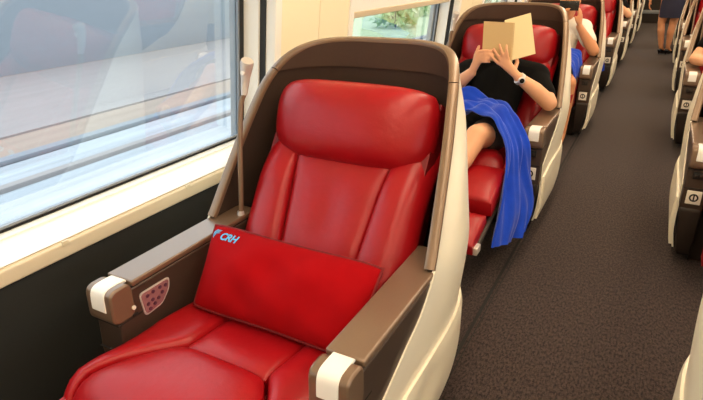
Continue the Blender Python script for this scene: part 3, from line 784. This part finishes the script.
blanket('blanket', o2, [((-.22, -.02, .645), (-.20, .20, .67)), ((-.03, -.05, .668), (-.02, .22, .70)), ((.11, -.10, .672), (.13, .19, .69)), ((.205, -.17, .635), (.240, .06, .635)), ((.272, -.25, .545), (.325, -.035, .545)), ((.300, -.34, .40), (.350, -.045, .40)), ((.325, -.45, .27), (.395, -.050, .24)), ((.335, -.51, .17), (.385, -.16, .11))],
        'royal blue blanket draped from the reader\'s lap down toward the floor', .016, 2.2, .040, seed=3)

# ---- the passenger with a phone in the third seat
o3 = (SX, SY+2*PITCH, 0)
def seated(loc, label, arms, skin, shirt, shorts, headc, look, kneeL, kneeR, X=.04, mir=1, sleeve=.55, hands=()):
    p = empty('person', loc); tag(p, label, 'person'); mb = MB()
    m = lambda q: np.array((q[0]*mir, q[1], q[2]), float)
    chain(mb, [m((X, .30, .51)), m((X, .37, .64)), m((X, .43, .76)), m((X, .44, .84))], [.135, .135, .15, .11], ((0, .9, -.4), .72))
    chain(mb, [m((X-.18, .44, .845)), m((X, .45, .87)), m((X+.18, .44, .845))], [.066, .07, .066])
    hc = m(headc); chain(mb, [m((X, .45, .88)), hc-np.array((0, -.01, .07))], [.058, .052])
    hd = head(mb, hc, m(look))
    shirt_mb = MB()
    chain(shirt_mb, [m((X, .30, .52)), m((X, .37, .64)), m((X, .43, .76)), m((X, .44, .84))], [.148, .148, .162, .122], ((0, .9, -.4), .74))
    chain(shirt_mb, [m((X-.185, .44, .845)), m((X, .45, .87)), m((X+.185, .44, .845))], [.078, .078, .078])
    for sh, el, wr, hand in arms:
        sh, el, wr = m(sh), m(el), m(wr); mid = el+(wr-el)*.4
        chain(mb, [sh, el, mid, wr], [.056, .045, .042, .027]); chain(shirt_mb, [sh, sh+(el-sh)*sleeve], [.070, .064])
        relaxed_hand(mb, wr, m(hand[0]), m(hand[1]), m(hand[2]))
    sm = MB()
    for hp, kn in (((X+.10, .28, .50), kneeL), ((X-.10, .28, .50), kneeR)):
        hp, kn = m(hp), m(kn); an = kn+np.array((0, -.04, -.40)); an[2] = .09
        chain(mb, [hp, (hp+kn)/2, kn], [.085, .075, .058]); chain(mb, [kn, kn+(an-kn)*.35+np.array((0, .012, 0)), an], [.055, .052, .036])
        chain(mb, [an, an+np.array((0, -.05, -.045)), an+np.array((0, -.15, -.055))], [.036, .034, .025]); chain(sm, [hp, hp+(kn-hp)*.68], [.098, .084])
    blob(sm, m((X-.06, .30, .51)), m((X+.06, .30, .51)), .125, .125)
    fuse('body', mb, skin, p, .007, 4); fuse('shirt', shirt_mb, shirt, p, .008, 5); fuse('shorts', sm, shorts, p, .009, 4)
    hair(*hd, p, M['hair']); eyes(*hd, p)
    return p
seated(o3, 'person in white t-shirt holding a black phone to the face in the third seat',
       [((.225, .42, .845), (.352, .250, .690), (.222, .205, .880), ((-.06, -.05, 1), (-.2, -1, .1), (-1, -.1, 0))), ((-.145, .42, .845), (-.22, .27, .66), (.03, .17, .90), ((.5, -.1, .9), (.2, -1, .1), (1, .1, 0)))],
       M['skin2'], M['white_cloth'], M['grey_cloth'], (.10, .40, 1.045), (.05, -1, -.05), (.245, -.155, .485), (-.13, -.17, .49))
ph = empty('phone', o3); tag(ph, 'black phone held up by the person in white', 'phone')
MB().box(.055, .205, .150, .158, 1.005, 1.080, .004, 2).build('phone_body', M['black_gloss'], ph)
MB().add(*tube([(.185, .150, 1.06), (.185, .147, 1.06)], .008, 12)).build('phone_lens', M['black'], ph)
blanket('blanket', o3, [((-.20, -.02, .60), (-.20, .18, .66)), ((0, -.04, .63), (.0, .20, .70)), ((.13, -.08, .64), (.15, .18, .715)), ((.235, -.09, .62), (.262, .17, .70)), ((.277, -.11, .52), (.283, .15, .62)), ((.282, -.12, .44), (.286, .12, .55))],
        'blue blanket bunched on the lap of the person in white', .006, 3, .012, seed=5)
blanket('blanket', (SX, SY+3*PITCH, 0), [((.00, -.04, .47), (.0, .20, .49)), ((.13, -.06, .50), (.15, .20, .52)), ((.235, -.10, .50), (.262, .17, .52)), ((.285, -.12, .46), (.287, .0, .47)), ((.295, -.13, .36), (.315, -.04, .36)), ((.305, -.14, .26), (.335, -.04, .26))],
        'blue blanket hanging off the fourth seat of the window row', .006, 3, .006, seed=6)
seated((RX, SY+2*PITCH, 0), 'person right of the aisle with a bare elbow on the armrest',
       [((.225, .42, .845), (.335, .330, .655), (.255, .09, .665), ((-.1, -1, -.05), (-1, .1, 0), (0, 0, -1))), ((-.145, .42, .845), (-.24, .28, .66), (-.05, .10, .62), ((.6, -.8, -.1), (0, -.6, .8), (0, 0, -1)))],
       M['skin'], M['black_cloth'], M['grey_cloth'], (.04, .46, 1.02), (0, -1, 0), (.14, -.16, .49), (-.13, -.17, .49), mir=-1, sleeve=.5)
seated((SX, SY+4*PITCH, 0), 'person far down the window row with a bare elbow over the armrest',
       [((.225, .42, .845), (.365, .26, .675), (.20, .20, .83), ((-.6, -.3, .6), (-.2, -1, .1), (-1, -.1, 0))), ((-.145, .42, .845), (-.24, .28, .66), (-.05, .10, .62), ((.6, -.8, -.1), (0, -.6, .8), (0, 0, -1)))],
       M['skin'], M['black_cloth'], M['grey_cloth'], (.04, .42, 1.03), (0, -1, 0), (.14, -.16, .49), (-.13, -.17, .49))

# ---- the attendant standing in the aisle
at = empty('person', (.085, 10.2, 0)); tag(at, 'person standing in the aisle in a navy skirt and black heels', 'person')
hd_ = np.array((.45, .89, 0)); sd_ = np.array((.89, -.45, 0))
mb = MB()
chain(mb, [(0, 0, .86), (0, 0, .98), (0, 0, 1.12), (0, 0, 1.28)], [.13, .115, .12, .12], ((0, 1, 0), .75))
chain(mb, [(-.15, 0, 1.36), (0, 0, 1.38), (.15, 0, 1.36)], [.055, .06, .055]); chain(mb, [(0, 0, 1.38), (0, .01, 1.47)], [.052, .048])
ha = head(mb, (0, .02, 1.555), (.2, 1, 0))
for s_, kn, an in ((-1, (-.105, .02, .47), (-.045, 0, .10)), (1, (.055, 0, .47), (.05, -.02, .10))):
    kn, an = np.array(kn), np.array(an)
    chain(mb, [(s_*.085, 0, .84), kn], [.085, .056]); chain(mb, [kn, kn+(an-kn)*.32-hd_*.012, an], [.052, .053, .031])
    chain(mb, [an, an+hd_*.06+np.array((0, 0, -.045)), an+hd_*.13+np.array((0, 0, -.075))], [.032, .030, .022])
    hw = np.array((s_*.30-.02, 0, .82)) if s_ < 0 else np.array((.225, -.04, .84))
    chain(mb, [(s_*.17, 0, 1.35), (s_*.23, -.03, 1.09), hw], [.046, .038, .025]); relaxed_hand(mb, hw, (0, .1, -1), (0, 1, 0), (-s_, 0, 0))
fuse('body', mb, M['skin2'], at, .008, 4)
mb = MB()
v = []; f = []
prof = [(1.02, .125, .10), (.95, .145, .115), (.86, .165, .13), (.72, .165, .13), (.56, .158, .122), (.555, .150, .115), (.72, .155, .12), (.95, .135, .10), (1.02, .115, .09)]
ns = 28
for z, a, b in prof:
    for k in range(ns): q = 2*PI*k/ns; v.append((a*math.cos(q), b*math.sin(q), z))
for i in range(len(prof)-1):
    for k in range(ns): f.append((i*ns+k, i*ns+(k+1) % ns, (i+1)*ns+(k+1) % ns, (i+1)*ns+k))
sk = mk('skirt', v, f, M['navy_cloth'], at)
mb = MB()
chain(mb, [(0, 0, 1.0), (0, 0, 1.12), (0, 0, 1.28)], [.128, .130, .13], ((0, 1, 0), .78)); chain(mb, [(-.155, 0, 1.36), (0, 0, 1.375), (.155, 0, 1.36)], [.066, .066, .066])
for s_ in (-1, 1): chain(mb, [(s_*.17, 0, 1.35), (s_*.215, -.018, 1.16)], [.058, .052])
fuse('jacket', mb, M['navy_cloth'], at, .009, 4)
hair(*ha, at, M['hair'], True); eyes(*ha, at)
for an in ((-.045, 0, .10), (.05, -.02, .10)):
    an = np.array(an); mb = MB()
    blob(mb, an+hd_*.02+np.array((0, 0, -.052)), an+hd_*.155+np.array((0, 0, -.077)), .036, .024, ((0, 0, 1), .9)); blob(mb, an-hd_*.028+np.array((0, 0, -.040)), an+hd_*.06+np.array((0, 0, -.062)), .030, .034)
    blob(mb, an-hd_*.035+np.array((0, 0, -.045)), an-hd_*.038+np.array((0, 0, -.090)), .017, .009)
    fuse('shoe', mb, M['black_gloss'], at, .005, 3)
